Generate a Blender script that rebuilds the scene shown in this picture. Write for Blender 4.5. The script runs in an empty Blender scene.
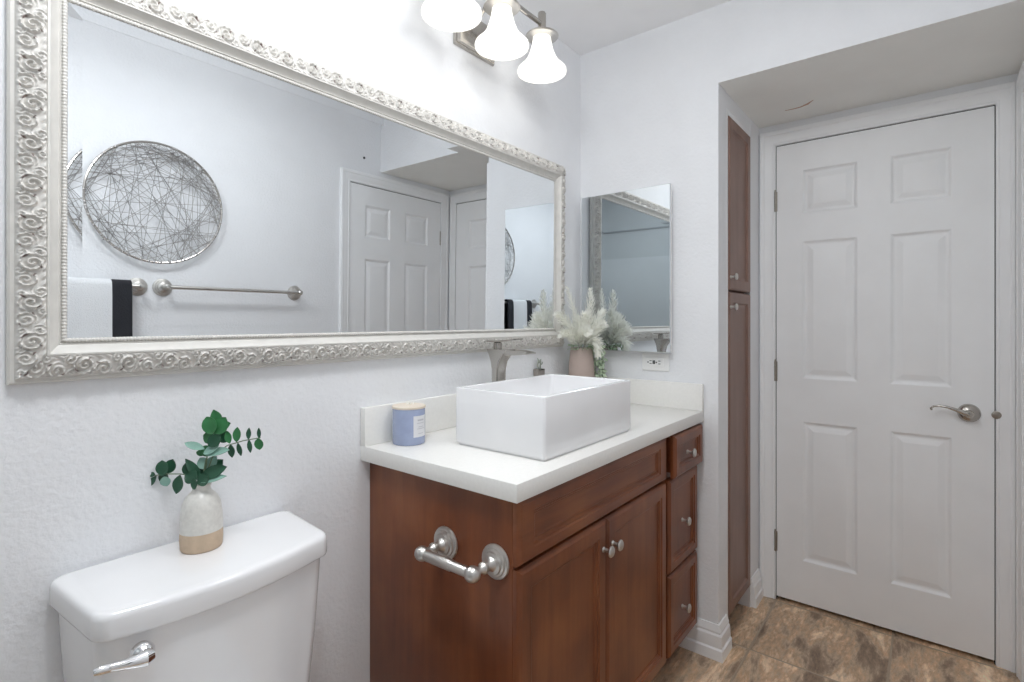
import bpy, bmesh, math, random
import numpy as np
from mathutils import Vector, Matrix
PI = math.pi
sc = bpy.context.scene
C = sc.collection

# ------------------------------------------------------------------ camera, world, exposure
cam_d = bpy.data.cameras.new('camera')
cam = bpy.data.objects.new('camera', cam_d); C.objects.link(cam)
YAW = math.radians(38.7146)
cam.location = (0, 0, 1.2584)
cam.rotation_euler = (PI/2, 0, YAW - PI/2)
cam_d.sensor_width = 36.0
cam_d.lens = 523.81/1024*36.0
cam_d.shift_y = -20.52/1024
cam_d.clip_start = 0.02
sc.camera = cam
w = bpy.data.worlds.new('world'); sc.world = w; w.use_nodes = True
w.node_tree.nodes['Background'].inputs[0].default_value = (.75, .8, .9, 1)
w.node_tree.nodes['Background'].inputs[1].default_value = 0.2
sc.view_settings.view_transform = 'Standard'
sc.view_settings.look = 'None'
sc.view_settings.exposure = 0.28
sc.view_settings.gamma = 1.0
sc.view_settings.use_curve_mapping = False
sc.cycles.use_denoising = True
sc.cycles.max_bounces = 14
sc.cycles.diffuse_bounces = 12
sc.cycles.glossy_bounces = 8
sc.cycles.caustics_reflective = True
LAMP_W = 0.09        # each bulb of the vanity light
FILL_W = 14.5        # added fill light over the toilet end, out of view

FILL_F = 7.0         # added fill light in front of the vanity, out of view

# the room: x runs along the mirror wall, y out of it towards 0 and below, z up
YM, YR, XE, XD, XB = 1.2176, -0.252, 2.0055, 2.600, -0.62
ZC, ZS, YP = 2.4344, 2.1446, 0.6214
CAMR = Vector((math.sin(YAW), -math.cos(YAW), 0))

# ------------------------------------------------------------------ materials
def new_mat(name):
    m = bpy.data.materials.new(name); m.use_nodes = True
    nt = m.node_tree
    return m, nt, nt.nodes['Principled BSDF']
def N(nt, t, **kw):
    n = nt.nodes.new(t)
    for k, v in kw.items():
        if k in n.inputs.keys(): n.inputs[k].default_value = v
        else: setattr(n, k, v)
    return n
def mat(name, col, rough=.5, metal=0, bump=0, bscale=80, dist=.002, var=0, vscale=6, spec=None, coat=0):
    m, nt, b = new_mat(name)
    b.inputs['Base Color'].default_value = (*col, 1)
    b.inputs['Roughness'].default_value = rough
    b.inputs['Metallic'].default_value = metal
    if spec is not None: b.inputs['Specular IOR Level'].default_value = spec
    if coat: b.inputs['Coat Weight'].default_value = coat; b.inputs['Coat Roughness'].default_value = .15
    tc = N(nt, 'ShaderNodeTexCoord')
    if bump:
        nz = N(nt, 'ShaderNodeTexNoise', Scale=bscale, Detail=3.0)
        nt.links.new(tc.outputs['Object'], nz.inputs['Vector'])
        bp = N(nt, 'ShaderNodeBump', Strength=bump, Distance=dist)
        nt.links.new(nz.outputs['Fac'], bp.inputs['Height'])
        nt.links.new(bp.outputs['Normal'], b.inputs['Normal'])
    nz = N(nt, 'ShaderNodeTexNoise', Scale=vscale, Detail=4.0)
    nt.links.new(tc.outputs['Object'], nz.inputs['Vector'])
    rp = N(nt, 'ShaderNodeValToRGB')
    v = max(var, .02)
    rp.color_ramp.elements[0].position = .3; rp.color_ramp.elements[1].position = .7
    rp.color_ramp.elements[0].color = (*[c*(1-v) for c in col], 1)
    rp.color_ramp.elements[1].color = (*[min(1, c*(1+v)) for c in col], 1)
    nt.links.new(nz.outputs['Fac'], rp.inputs['Fac'])
    nt.links.new(rp.outputs['Color'], b.inputs['Base Color'])
    return m
def wood(name, c0, c1, c2, axis='z', rough=.35):
    m, nt, b = new_mat(name)
    tc = N(nt, 'ShaderNodeTexCoord'); mp = N(nt, 'ShaderNodeMapping')
    s = {'z': (14, 14, 1.2), 'x': (1.2, 14, 14), 'y': (14, 1.2, 14)}[axis]
    mp.inputs['Scale'].default_value = s
    nt.links.new(tc.outputs['Object'], mp.inputs['Vector'])
    n1 = N(nt, 'ShaderNodeTexNoise', Scale=1.6, Detail=6.0, Roughness=.6, Distortion=.4)
    nt.links.new(mp.outputs['Vector'], n1.inputs['Vector'])
    n2 = N(nt, 'ShaderNodeTexNoise', Scale=5.0, Detail=3.0)
    nt.links.new(tc.outputs['Object'], n2.inputs['Vector'])
    mx = N(nt, 'ShaderNodeMath', operation='MULTIPLY_ADD'); mx.inputs[1].default_value = .45
    nt.links.new(n1.outputs['Fac'], mx.inputs[0])
    m2 = N(nt, 'ShaderNodeMath', operation='MULTIPLY'); m2.inputs[1].default_value = .55
    nt.links.new(n2.outputs['Fac'], m2.inputs[0]); nt.links.new(m2.outputs[0], mx.inputs[2])
    rp = N(nt, 'ShaderNodeValToRGB'); e = rp.color_ramp.elements
    e[0].position = .36; e[0].color = (*c0, 1); e[1].position = .64; e[1].color = (*c2, 1)
    k = e.new(.5); k.color = (*c1, 1)
    nt.links.new(mx.outputs[0], rp.inputs['Fac']); nt.links.new(rp.outputs['Color'], b.inputs['Base Color'])
    b.inputs['Roughness'].default_value = rough
    b.inputs['Coat Weight'].default_value = .12; b.inputs['Coat Roughness'].default_value = .3
    return m
def brushed(name, col, rough=.28):
    m, nt, b = new_mat(name)
    b.inputs['Base Color'].default_value = (*col, 1); b.inputs['Metallic'].default_value = 1
    tc = N(nt, 'ShaderNodeTexCoord'); nz = N(nt, 'ShaderNodeTexNoise', Scale=60.0, Detail=2.0)
    nt.links.new(tc.outputs['Object'], nz.inputs['Vector'])
    mr = N(nt, 'ShaderNodeMapRange'); mr.inputs['To Min'].default_value = rough*.8; mr.inputs['To Max'].default_value = rough*1.25
    nt.links.new(nz.outputs['Fac'], mr.inputs['Value']); nt.links.new(mr.outputs[0], b.inputs['Roughness'])
    return m

M = {}
M['wall'] = mat('wall_paint', (.81, .82, .84), .7, bump=.6, bscale=95, dist=.003)
M['ceil'] = mat('ceiling_paint', (.86, .86, .87), .85, bump=.2, bscale=70)
M['soffit'] = mat('soffit_paint', (.86, .86, .83), .8, bump=.15, bscale=90)
M['trim'] = mat('trim_paint', (.88, .89, .90), .38)
M['door'] = mat('door_paint', (.89, .90, .91), .42, bump=.06, bscale=60)
M['dark'] = mat('gap_shade_black', (.02, .02, .02), .9)
M['porcelain'] = mat('porcelain', (.86, .86, .87), .08, coat=.5)
M['sink'] = mat('sink_ceramic', (.86, .86, .87), .14, coat=.3)
M['quartz'] = mat('quartz', (.84, .83, .80), .28, var=.02, vscale=120)
M['frame'] = mat('frame_enamel', (.66, .645, .61), .40, var=.05, vscale=40)
M['carved'] = mat('carved_enamel', (.68, .66, .625), .42, var=.05, vscale=40)
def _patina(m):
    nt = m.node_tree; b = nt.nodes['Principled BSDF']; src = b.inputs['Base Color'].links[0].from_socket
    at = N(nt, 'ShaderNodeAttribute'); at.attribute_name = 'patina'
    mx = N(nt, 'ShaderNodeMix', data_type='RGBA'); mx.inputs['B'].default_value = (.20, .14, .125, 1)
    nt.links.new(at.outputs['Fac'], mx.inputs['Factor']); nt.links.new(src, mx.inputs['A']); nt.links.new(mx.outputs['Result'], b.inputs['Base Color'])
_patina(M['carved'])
M['nickel'] = brushed('brushed_nickel', (.50, .475, .44), .22)
M['nickel2'] = brushed('satin_nickel', (.62, .60, .57), .32)
M['chrome'] = brushed('chrome', (.85, .85, .86), .06)
M['brass'] = brushed('dull_hinge_metal', (.36, .33, .29), .4)
M['darkmetal'] = brushed('grey_wire', (.42, .41, .40), .42)
cherry = ((.120, .031, .010), (.185, .053, .0165), (.25, .081, .026))
M['wood_z'] = wood('cherry_upright', *cherry, 'z')
M['wood_x'] = wood('cherry_level', *cherry, 'x')
M['wood_p'] = wood('linen_cabinet_wood', (.19, .105, .08), (.225, .128, .098), (.265, .155, .12), 'z', .45)
M['lidwood'] = wood('pale_lid_wood', (.72, .62, .50), (.79, .70, .59), (.85, .77, .67), 'x', .6)
M['candle'] = mat('blue_glass_jar', (.33, .385, .55), .25, var=.06, vscale=30, coat=.3)
M['paper'] = mat('label_paper', (.72, .72, .74), .7)
M['print'] = mat('label_print', (.50, .50, .53), .7)
M['vase_glaze'] = mat('speckled_glaze', (.68, .665, .625), .32, var=.07, vscale=130)
M['vase_clay'] = mat('bare_clay', (.56, .43, .31), .7, var=.08, vscale=60)
M['pinkpot'] = mat('dusty_pink_pot', (.45, .36, .32), .7, bump=.3, bscale=60, var=.1)
M['greypot'] = mat('grey_brown_pot', (.30, .27, .245), .7, bump=.3, bscale=80, var=.15)
M['leaf_d'] = mat('leaf_dark', (.020, .085, .045), .42, var=.25, vscale=25)
M['leaf_g'] = mat('leaf_green', (.035, .18, .06), .42, var=.25, vscale=25)
M['leaf_p'] = mat('leaf_pale', (.25, .43, .36), .5, var=.15, vscale=25)
M['stem'] = mat('stem_green', (.16, .22, .13), .6)
M['sage'] = mat('sage_stem', (.30, .33, .28), .7)
def plume_mat():
    m, nt, b = new_mat('pampas_cream')
    b.inputs['Base Color'].default_value = (.97, .97, .93, 1); b.inputs['Roughness'].default_value = .9; b.inputs['Specular IOR Level'].default_value = .1
    tr = N(nt, 'ShaderNodeBsdfTranslucent'); tr.inputs['Color'].default_value = (.97, .97, .93, 1)
    mx = N(nt, 'ShaderNodeMixShader'); mx.inputs[0].default_value = .45
    nt.links.new(b.outputs[0], mx.inputs[1]); nt.links.new(tr.outputs[0], mx.inputs[2]); nt.links.new(mx.outputs[0], nt.nodes['Material Output'].inputs[0])
    return m
M['plume'] = plume_mat()
M['ivy'] = mat('trailing_leaf', (.42, .52, .37), .6, var=.3, vscale=60)
M['plastic'] = mat('white_plastic', (.85, .85, .84), .3)
M['black'] = mat('black_plastic', (.015, .015, .017), .5)
M['towel'] = mat('white_terry', (.74, .75, .765), .95, bump=.6, bscale=260, dist=.004)
M['band'] = mat('black_terry', (.018, .019, .024), .95, bump=.6, bscale=260, dist=.004)
M['tilewall'] = mat('grey_tile', (.40, .43, .44), .3)
M['backwall'] = mat('grey_paint', (.35, .38, .39), .7, bump=.3, bscale=95)
M['darktrim'] = mat('dark_trim', (.22, .24, .25), .5)
M['scuff'] = mat('orange_scuff', (.50, .33, .24), .8)
def mirror_mat():
    m, nt, b = new_mat('mirror_silver')
    b.inputs['Base Color'].default_value = (.86, .885, .90, 1); b.inputs['Metallic'].default_value = 1
    b.inputs['Roughness'].default_value = 0.0
    return m
M['mirror'] = mirror_mat()
M['mirror_grey'] = mirror_mat(); M['mirror_grey'].node_tree.nodes['Principled BSDF'].inputs['Base Color'].default_value = (.72, .755, .775, 1)
def shade_mat():
    m, nt, b = new_mat('opal_glass')
    b.inputs['Base Color'].default_value = (.92, .91, .89, 1); b.inputs['Roughness'].default_value = .25
    b.inputs['Emission Color'].default_value = (1, .98, .95, 1); b.inputs['Emission Strength'].default_value = .55
    tr = N(nt, 'ShaderNodeBsdfTranslucent'); tr.inputs['Color'].default_value = (.9, .9, .88, 1)
    mx = N(nt, 'ShaderNodeMixShader'); mx.inputs[0].default_value = .35
    out = nt.nodes['Material Output']
    nt.links.new(b.outputs[0], mx.inputs[1]); nt.links.new(tr.outputs[0], mx.inputs[2]); nt.links.new(mx.outputs[0], out.inputs[0])
    return m
M['shade'] = shade_mat()
def bulb_mat():
    m, nt, b = new_mat('lit_bulb')
    b.inputs['Emission Color'].default_value = (1, .97, .92, 1); b.inputs['Emission Strength'].default_value = 2.0
    return m
M['bulb'] = bulb_mat()
def floor_mat():
    m, nt, b = new_mat('slate_tile')
    L = nt.links.new
    tc = N(nt, 'ShaderNodeTexCoord'); sp = N(nt, 'ShaderNodeSeparateXYZ'); L(tc.outputs['Object'], sp.inputs[0])
    def mth(op, a, b_=None, c=None):
        n = N(nt, 'ShaderNodeMath', operation=op)
        for i, v in enumerate((a, b_, c)):
            if v is None: continue
            if isinstance(v, (int, float)): n.inputs[i].default_value = v
            else: L(v, n.inputs[i])
        return n.outputs[0]
    PX, PY, X0, Y0 = .445, .425, 2.578, .546
    ty = mth('DIVIDE', mth('SUBTRACT', sp.outputs['Y'], Y0), PY)
    tx = mth('DIVIDE', mth('SUBTRACT', sp.outputs['X'], X0), PX)
    fx, fy = mth('FRACT', tx), mth('FRACT', ty)
    ix, iy = mth('FLOOR', tx), mth('FLOOR', ty)
    dx = mth('MULTIPLY', mth('MINIMUM', fx, mth('SUBTRACT', 1, fx)), PX)
    dy = mth('MULTIPLY', mth('MINIMUM', fy, mth('SUBTRACT', 1, fy)), PY)
    d = mth('MINIMUM', dx, dy)
    nzg = N(nt, 'ShaderNodeTexNoise', Scale=40.0, Detail=2.0); L(tc.outputs['Object'], nzg.inputs['Vector'])
    d2 = mth('ADD', d, mth('MULTIPLY', mth('SUBTRACT', nzg.outputs['Fac'], .5), .004))
    grout = N(nt, 'ShaderNodeMapRange'); grout.inputs['From Min'].default_value = .0028; grout.inputs['From Max'].default_value = .0052
    L(d2, grout.inputs['Value'])
    cb = N(nt, 'ShaderNodeCombineXYZ'); L(ix, cb.inputs[0]); L(iy, cb.inputs[1])
    wn = N(nt, 'ShaderNodeTexWhiteNoise'); wn.noise_dimensions = '3D'; L(cb.outputs[0], wn.inputs['Vector'])
    off = N(nt, 'ShaderNodeVectorMath', operation='MULTIPLY_ADD')
    L(wn.outputs['Color'], off.inputs[0]); off.inputs[1].default_value = (9, 9, 9); L(tc.outputs['Object'], off.inputs[2])
    mp = N(nt, 'ShaderNodeMapping'); mp.inputs['Rotation'].default_value = (0, 0, .35); mp.inputs['Scale'].default_value = (1.1, 3.2, 1)
    L(off.outputs[0], mp.inputs['Vector'])
    n1 = N(nt, 'ShaderNodeTexNoise', Scale=3.0, Detail=9.0, Roughness=.68, Distortion=.35); L(mp.outputs[0], n1.inputs['Vector'])
    rp = N(nt, 'ShaderNodeValToRGB'); e = rp.color_ramp.elements
    e[0].position = .30; e[0].color = (.13, .088, .058, 1)
    e[1].position = .72; e[1].color = (.92, .72, .51, 1)
    for p, c in ((.42, (.27, .19, .13)), (.475, (.44, .33, .23)), (.53, (.47, .31, .19)), (.58, (.62, .47, .33))):
        k = e.new(p); k.color = (*c, 1)
    L(n1.outputs['Fac'], rp.inputs['Fac'])
    n2 = N(nt, 'ShaderNodeTexNoise', Scale=22.0, Detail=6.0, Roughness=.7); L(mp.outputs[0], n2.inputs['Vector'])
    hs = N(nt, 'ShaderNodeHueSaturation'); L(rp.outputs['Color'], hs.inputs['Color'])
    L(mth('ADD', mth('MULTIPLY', n2.outputs['Fac'], 1.9), mth('MULTIPLY_ADD', wn.outputs['Value'], .25, .25)), hs.inputs['Value'])
    mx = N(nt, 'ShaderNodeMix', data_type='RGBA'); mx.inputs['A'].default_value = (.42, .33, .24, 1)
    L(grout.outputs[0], mx.inputs['Factor']); L(hs.outputs['Color'], mx.inputs['B'])
    L(mx.outputs['Result'], b.inputs['Base Color'])
    h = mth('ADD', mth('MULTIPLY', grout.outputs[0], .6), mth('ADD', mth('MULTIPLY', n1.outputs['Fac'], .9), mth('MULTIPLY', n2.outputs['Fac'], .35)))
    bp = N(nt, 'ShaderNodeBump', Strength=.55, Distance=.006); L(h, bp.inputs['Height']); L(bp.outputs[0], b.inputs['Normal'])
    b.inputs['Roughness'].default_value = .42
    return m
M['floor'] = floor_mat()

# ------------------------------------------------------------------ mesh helpers (world coordinates in, stored relative to the thing)
class MB:
    def __init__(s): s.bm = bmesh.new()
    def faces(s, verts, faces):
        vs = [s.bm.verts.new(v) for v in verts]
        for f in faces:
            try: s.bm.faces.new([vs[i] for i in f])
            except ValueError: pass
        return vs
    def box(s, x0, x1, y0, y1, z0, z1, bev=0, seg=2):
        t = bmesh.new()
        bmesh.ops.create_cube(t, size=1, matrix=Matrix.Translation(((x0+x1)/2, (y0+y1)/2, (z0+z1)/2)) @ Matrix.Diagonal((abs(x1-x0), abs(y1-y0), abs(z1-z0), 1)))
        if bev: bmesh.ops.bevel(t, geom=list(t.edges), offset=bev, segments=seg, profile=.5, affect='EDGES')
        s.add(t); return s
    def add(s, t):
        t.verts.index_update()
        vs = [s.bm.verts.new(v.co) for v in t.verts]
        for f in t.faces:
            try: s.bm.faces.new([vs[v.index] for v in f.verts])
            except ValueError: pass
        t.free()
    def loft(s, rings, closed=True, cap0=True, cap1=True):
        n = len(rings[0]); V = [[s.bm.verts.new(p) for p in r] for r in rings]
        for a, b in zip(V, V[1:]):
            for i in range(n if closed else n-1):
                j = (i+1) % n
                try: s.bm.faces.new((a[i], a[j], b[j], b[i]))
                except ValueError: pass
        if closed and cap0: s.bm.faces.new(list(reversed(V[0])))
        if closed and cap1: s.bm.faces.new(V[-1])
        return s
    def lathe(s, prof, center=(0, 0, 0), axis=(0, 0, 1), n=32, cap0=True, cap1=True, sx=1):
        ax = Vector(axis).normalized(); q = Vector((0, 0, 1)).rotation_difference(ax); c = Vector(center)
        rings = [[c + q @ Vector((max(r, 1e-5)*math.cos(2*PI*i/n)*sx, max(r, 1e-5)*math.sin(2*PI*i/n), z)) for i in range(n)] for r, z in prof]
        return s.loft(rings, True, cap0, cap1)
    def tube(s, pts, r, n=10, cap=True):
        pts = [Vector(p) for p in pts]; k = len(pts)
        rr = r if isinstance(r, (list, tuple)) else [r]*k
        tg = [(pts[min(i+1, k-1)] - pts[max(i-1, 0)]).normalized() for i in range(k)]
        up = Vector((0, 0, 1)) if abs(tg[0].z) < .9 else Vector((1, 0, 0))
        a = tg[0].cross(up).normalized(); rings = []
        for i in range(k):
            a = (a - tg[i]*a.dot(tg[i]))
            a = a.normalized() if a.length > 1e-6 else tg[i].orthogonal().normalized()
            b = tg[i].cross(a)
            rings.append([pts[i] + a*rr[i]*math.cos(2*PI*j/n) + b*rr[i]*math.sin(2*PI*j/n) for j in range(n)])
        return s.loft(rings, True, cap, cap)
    def sphere(s, c, r, sc=(1, 1, 1), u=20, v=12):
        t = bmesh.new(); bmesh.ops.create_uvsphere(t, u_segments=u, v_segments=v, radius=r, matrix=Matrix.Translation(c) @ Matrix.Diagonal((*sc, 1)))
        s.add(t); return s
    def leaf(s, c, d, nrm, L, W, cup=.12, tip=.5, seg=6):
        """an oval leaf blade from its stalk end c along d; tip 0 = round, 1 = pointed"""
        c = Vector(c); d = Vector(d).normalized(); nrm = Vector(nrm); nrm = (nrm - d*nrm.dot(d)).normalized(); a = d.cross(nrm)
        rows = []
        for i in range(seg+1):
            t = i/seg
            wd = W*.5*(math.sin(PI*min(1, max(0, t)))**(.5+.4*tip))
            wd = max(wd, W*.02)
            bend = -cup*L*t*t
            rows.append([c + d*L*t + a*wd*k + nrm*(bend + cup*W*.7*k*k) for k in (-1, -.5, 0, .5, 1)])
        th = nrm*.0006
        s.loft([[*(p+th for p in r), *(p-th for p in reversed(r))] for r in rows])
        return s
    def build(s, name, m, parent=None, sharp=32, matrix=None):
        bm = s.bm
        bmesh.ops.recalc_face_normals(bm, faces=bm.faces)
        off = -world_loc(parent) if parent is not None else Vector((0, 0, 0))
        if matrix is not None: bmesh.ops.transform(bm, matrix=matrix, verts=bm.verts)
        if off.length: bmesh.ops.translate(bm, vec=off, verts=bm.verts)
        a = math.radians(sharp)
        for f in bm.faces: f.smooth = True
        for e in bm.edges:
            if len(e.link_faces) == 2 and e.calc_face_angle(0) > a: e.smooth = False
        me = bpy.data.meshes.new(name); bm.to_mesh(me); bm.free()
        me.materials.append(M[m] if isinstance(m, str) else m)
        o = bpy.data.objects.new(name, me); C.objects.link(o)
        if parent is not None: o.parent = parent
        return o
def world_loc(o):
    v = Vector((0, 0, 0))
    while o is not None: v = v + Vector(o.location); o = o.parent
    return v
def tag(o, label, cat, group=None):
    o['label'] = label; o['category'] = cat
    if group: o['group'] = group
    return o
def thing(name, label, cat, loc, group=None):
    o = bpy.data.objects.new(name, None); C.objects.link(o); o.location = loc; o.empty_display_size = .05
    return tag(o, label, cat, group)
def struct(o): o['kind'] = 'structure'; return o
def sbox(name, m, *boxes):
    b = MB()
    for q in boxes: b.box(*q)
    return struct(b.build(name, m))
def rect_rings(mb, fn, u0, u1, v0, v1, rings, back=None):
    """nested rectangles: rings = [(inset, depth), ...], the last is filled; fn(u, v, depth) -> point"""
    R = []
    for ins, d, *k in rings:
        iu = ins + (k[0] if k else 0)
        R.append([fn(u0+iu, v0+ins, d), fn(u1-iu, v0+ins, d), fn(u1-iu, v1-ins, d), fn(u0+iu, v1-ins, d)])
    if back is not None: R.insert(0, [fn(u0, v0, back), fn(u1, v0, back), fn(u1, v1, back), fn(u0, v1, back)])
    mb.loft(R, True, back is not None, True)

# ------------------------------------------------------------------ the room shell
T = .10
sbox('floor', 'floor', (XB-T, XD+T, YR-T, YM+T, -.06, 0))
sbox('ceiling', 'ceil', (XB-T, XE, YR-T, YM+T, ZC, ZC+.06))
sbox('wall_left', 'wall', (XB-T, XE+.09, YM, YM+T, 0, ZC))
OP0, OP1, OPZ = 1.787, 2.513, 2.046          # opening of the door in the right wall
sbox('wall_right', 'wall', (XB-T, OP0, YR-T, YR, 0, ZC), (OP1, XD+T, YR-T, YR, 0, ZC), (OP0, OP1, YR-T, YR, OPZ, ZC))
sbox('wall_back', 'backwall', (XB-T, XB, YR, YM, 0, ZC))
sbox('wall_far', 'wall', (XE, XE+.095, YP, YM, 0, ZS))
hd = sbox('wall_header', 'wall', (XE, XD+T, YR, YM, ZS, ZC))
hd.data.materials.append(M['soffit'])
for p in hd.data.polygons:
    if p.normal.z < -.9: p.material_index = 1
D0, D1, DZ = -.1815, .5505, 2.046            # opening of the door straight ahead
sbox('wall_door', 'wall', (XD, XD+T, YR, D0, 0, ZS), (XD, XD+T, D1, YM, 0, ZS), (XD, XD+T, D0, D1, DZ, ZS))
sbox('wall_recess', 'wall', (2.445, XD, YP, YP+.08, 0, ZS), (XE+.095, 2.445, YP+.002, YP+.08, 2.085, ZS), (XE+.095, 2.445, YM-.01, YM+.06, 0, ZS))
sc_ = MB(); sc_.tube([(2.446, .484, ZS-.0004), (2.447, .455, ZS-.0004), (2.444, .427, ZS-.0004), (2.425, .395, ZS-.0004), (2.399, .372, ZS-.0004)], [.0010, .0022, .0028, .0040, .001], 6)
sc_.build('paint_scuff', 'scuff', hd)['label'] = 'faint orange scuff'
# tiled wall behind the camera
sbox('trim_1', 'tilewall', (XB, XB+.010, YR+.001, YM-.001, .125, 1.83))
sbox('trim_2', 'darktrim', (XB, XB+.012, YR+.001, YM-.001, 2.085, 2.097))

def casing(name, fn, u0, u1, zt, wl, wt, wr, parent=None):
    """three-sided door casing; fn(u, z, out) -> point. profile from the inner edge outwards"""
    prof = [(0, 0), (0, .009), (.12, .011), (.20, .0095), (.55, .0145), (.68, .0150), (.76, .0185), (.95, .0185), (1, .016), (1, 0)]
    mb = MB()
    rings = [[], [], [], []]
    for t, h in prof:
        rings[0].append(fn(u0-wl*t, 0, h)); rings[1].append(fn(u0-wl*t, zt+wt*t, h))
        rings[2].append(fn(u1+wr*t, zt+wt*t, h)); rings[3].append(fn(u1+wr*t, 0, h))
    mb.loft(rings, True, True, True)
    return mb.build(name, 'trim', parent, 20)
def panel_door(root, fn, u0, u1, thick, panels, z0=.017, z1=2.042):
    """six-panel slab; fn(u, z, depth): depth 0 = face, positive = into the slab"""
    mb = MB()
    us = sorted({u0, u1, *[p[0] for p in panels], *[p[1] for p in panels]})
    zs = sorted({z0, z1, *[p[2] for p in panels], *[p[3] for p in panels]})
    for a, b in zip(us, us[1:]):
        for c, d in zip(zs, zs[1:]):
            if any(p[0] <= a+1e-6 and b <= p[1]+1e-6 and p[2] <= c+1e-6 and d <= p[3]+1e-6 for p in panels): continue
            mb.faces([fn(a, c, 0), fn(b, c, 0), fn(b, d, 0), fn(a, d, 0)], [(0, 1, 2, 3)])
    for p in panels:
        rect_rings(mb, fn, *p, [(0, 0), (.003, .001), (.010, .0075), (.014, .009), (.020, .009), (.040, .003), (.043, .0025)])
    for (a, c), (b, d) in (((u0, z0), (u1, z0)), ((u1, z0), (u1, z1)), ((u1, z1), (u0, z1)), ((u0, z1), (u0, z0))):
        mb.faces([fn(a, c, 0), fn(b, d, 0), fn(b, d, thick), fn(a, c, thick)], [(0, 1, 2, 3)])
    mb.faces([fn(u0, z0, thick), fn(u1, z0, thick), fn(u1, z1, thick), fn(u0, z1, thick)], [(0, 1, 2, 3)])
    bmesh.ops.remove_doubles(mb.bm, verts=mb.bm.verts, dist=1e-5)
    return mb.build('door_slab', 'door', root, 12)
def jamb(root, fn, u0, u1, zt, d0, d1):
    """frame lining behind the slab: stop and strips blackened for the shade in the gap"""
    mb = MB()
    def bx(a, b, c, d, e, f):
        P = [fn(*q) for q in ((a, c, e), (b, c, e), (b, d, e), (a, d, e), (a, c, f), (b, c, f), (b, d, f), (a, d, f))]
        mb.faces(P, [(0, 1, 2, 3), (4, 5, 6, 7), (0, 1, 5, 4), (1, 2, 6, 5), (2, 3, 7, 6), (3, 0, 4, 7)])
    bx(u0, u0+.012, 0, zt, d0, d1); bx(u1-.012, u1, 0, zt, d0, d1); bx(u0+.012, u1-.012, zt-.012, zt, d0, d1)
    bx(u0+.012, u1-.012, 0, zt-.012, d1-.01, d1)
    bx(u0, u0+.0022, 0, zt, .004, d0); bx(u1-.0022, u1, 0, zt, .004, d0); bx(u0+.0022, u1-.0022, zt-.0030, zt, .004, d0)  # near-black strips paint in the shade of the gap round the slab
    return mb.build('door_jamb', 'dark', root)
def hinge(root, pos, axis_u, out):
    """knuckle barrel standing proud with its leaf"""
    p = Vector(pos); o = Vector(out); u = Vector(axis_u)
    mb = MB()
    for k in range(5):
        mb.lathe([(.0045, 0), (.0052, .001), (.0052, .0165), (.0045, .0175)], p + Vector((0, 0, -.0445 + k*.018)) + o*.004, n=10)
    mb.sphere(p + Vector((0, 0, .049)) + o*.004, .0045, u=8, v=6)
    q = [p + u*.002, p + u*.0075, p + u*.0075 + Vector((0, 0, .044)), p + u*.002 + Vector((0, 0, .044))]
    for dz in (-.044, 0):
        a = [x + Vector((0, 0, dz)) + o*.0004 for x in q]; mb.loft([a, [x + o*.001 for x in a]])
    return mb.build('hinge', 'brass', root)

# door straight ahead (faces -x), its plane x = 2.594
d1 = struct(bpy.data.objects.new('door_1', None)); C.objects.link(d1); d1.location = (2.594, .184, 0)
fx = lambda u, z, d: Vector((2.594+d, u, z))
panel_door(d1, fx, -.1785, .5475, .038,
    [(a, b, c, d) for a, b in ((.2405, .4445), (-.0600, .1310)) for c, d in ((.201, .815), (1.003, 1.607), (1.725, 1.920))])
casing('door_casing', lambda u, z, h: Vector((XD-h, u, z)), D0-.001, D1+.001, DZ+.001, .0525, .066, .064, d1)
jamb(d1, fx, D0+.0005, D1-.0005, DZ-.0005, .045, .09)
for z in (1.794, 1.030, .264): hinge(d1, (2.592, .551, z), (0, -1, 0), (-1, 0, 0))
hl = MB()
c = Vector((2.594, -.108, .913))
hl.lathe([(.034, -.001), (.034, .004), (.031, .010), (.022, .016), (.014, .020), (.012, .040), (.013, .046), (.009, .052), (0, .053)], c, (-1, 0, 0), 32)
lever = hl.build('door_lever', 'nickel', d1)
hh = MB()
pts = [(2.594-.043, -.108, .913), (2.594-.045, -.092, .917), (2.594-.045, -.07, .926), (2.594-.045, -.045, .934), (2.594-.044, -.022, .937), (2.594-.043, -.005, .933), (2.594-.042, .003, .924), (2.594-.042, .000, .918)]
hh.tube(pts, [.010, .0085, .0065, .005, .0042, .004, .0042, .0035], 12)
hh.build('lever_arm', 'nickel', lever)
sp_ = MB(); sp_.lathe([(.014, 0), (.014, .0012), (.012, .002), (0, .0022)], (2.5905, -.1835, .914), (-1, 0, 0), 20)
sp_.build('strike_plate', 'brass', d1)

# door in the right wall (faces +y), seen in the big mirror
d2 = struct(bpy.data.objects.new('door_2', None)); C.objects.link(d2); d2.location = (2.15, YR, 0)
fy = lambda u, z, d: Vector((u, YR-d, z))
panel_door(d2, fy, 1.790, 2.510, .038,
    [(a, b, c, d) for a, b in ((1.897, 2.085), (2.200, 2.398)) for c, d in ((.201, .815), (1.003, 1.607), (1.735, 1.930))])
casing('door_casing', lambda u, z, h: Vector((u, YR+h, z)), OP0-.001, OP1+.001, OPZ+.001, .062, .066, .062, d2)
jamb(d2, fy, OP0+.0005, OP1-.0005, OPZ-.0005, .045, .09)
for z in (1.80, 1.030, .264): hinge(d2, (2.511, YR-.006, z), (-1, 0, 0), (0, 1, 0))
kb = MB(); kb.lathe([(.032, -.001), (.032, .004), (.028, .010), (.013, .014), (.012, .042), (.010, .047), (0, .048)], (1.86, YR, .913), (0, 1, 0), 24)
kl = kb.build('door_lever', 'nickel', d2)
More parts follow.
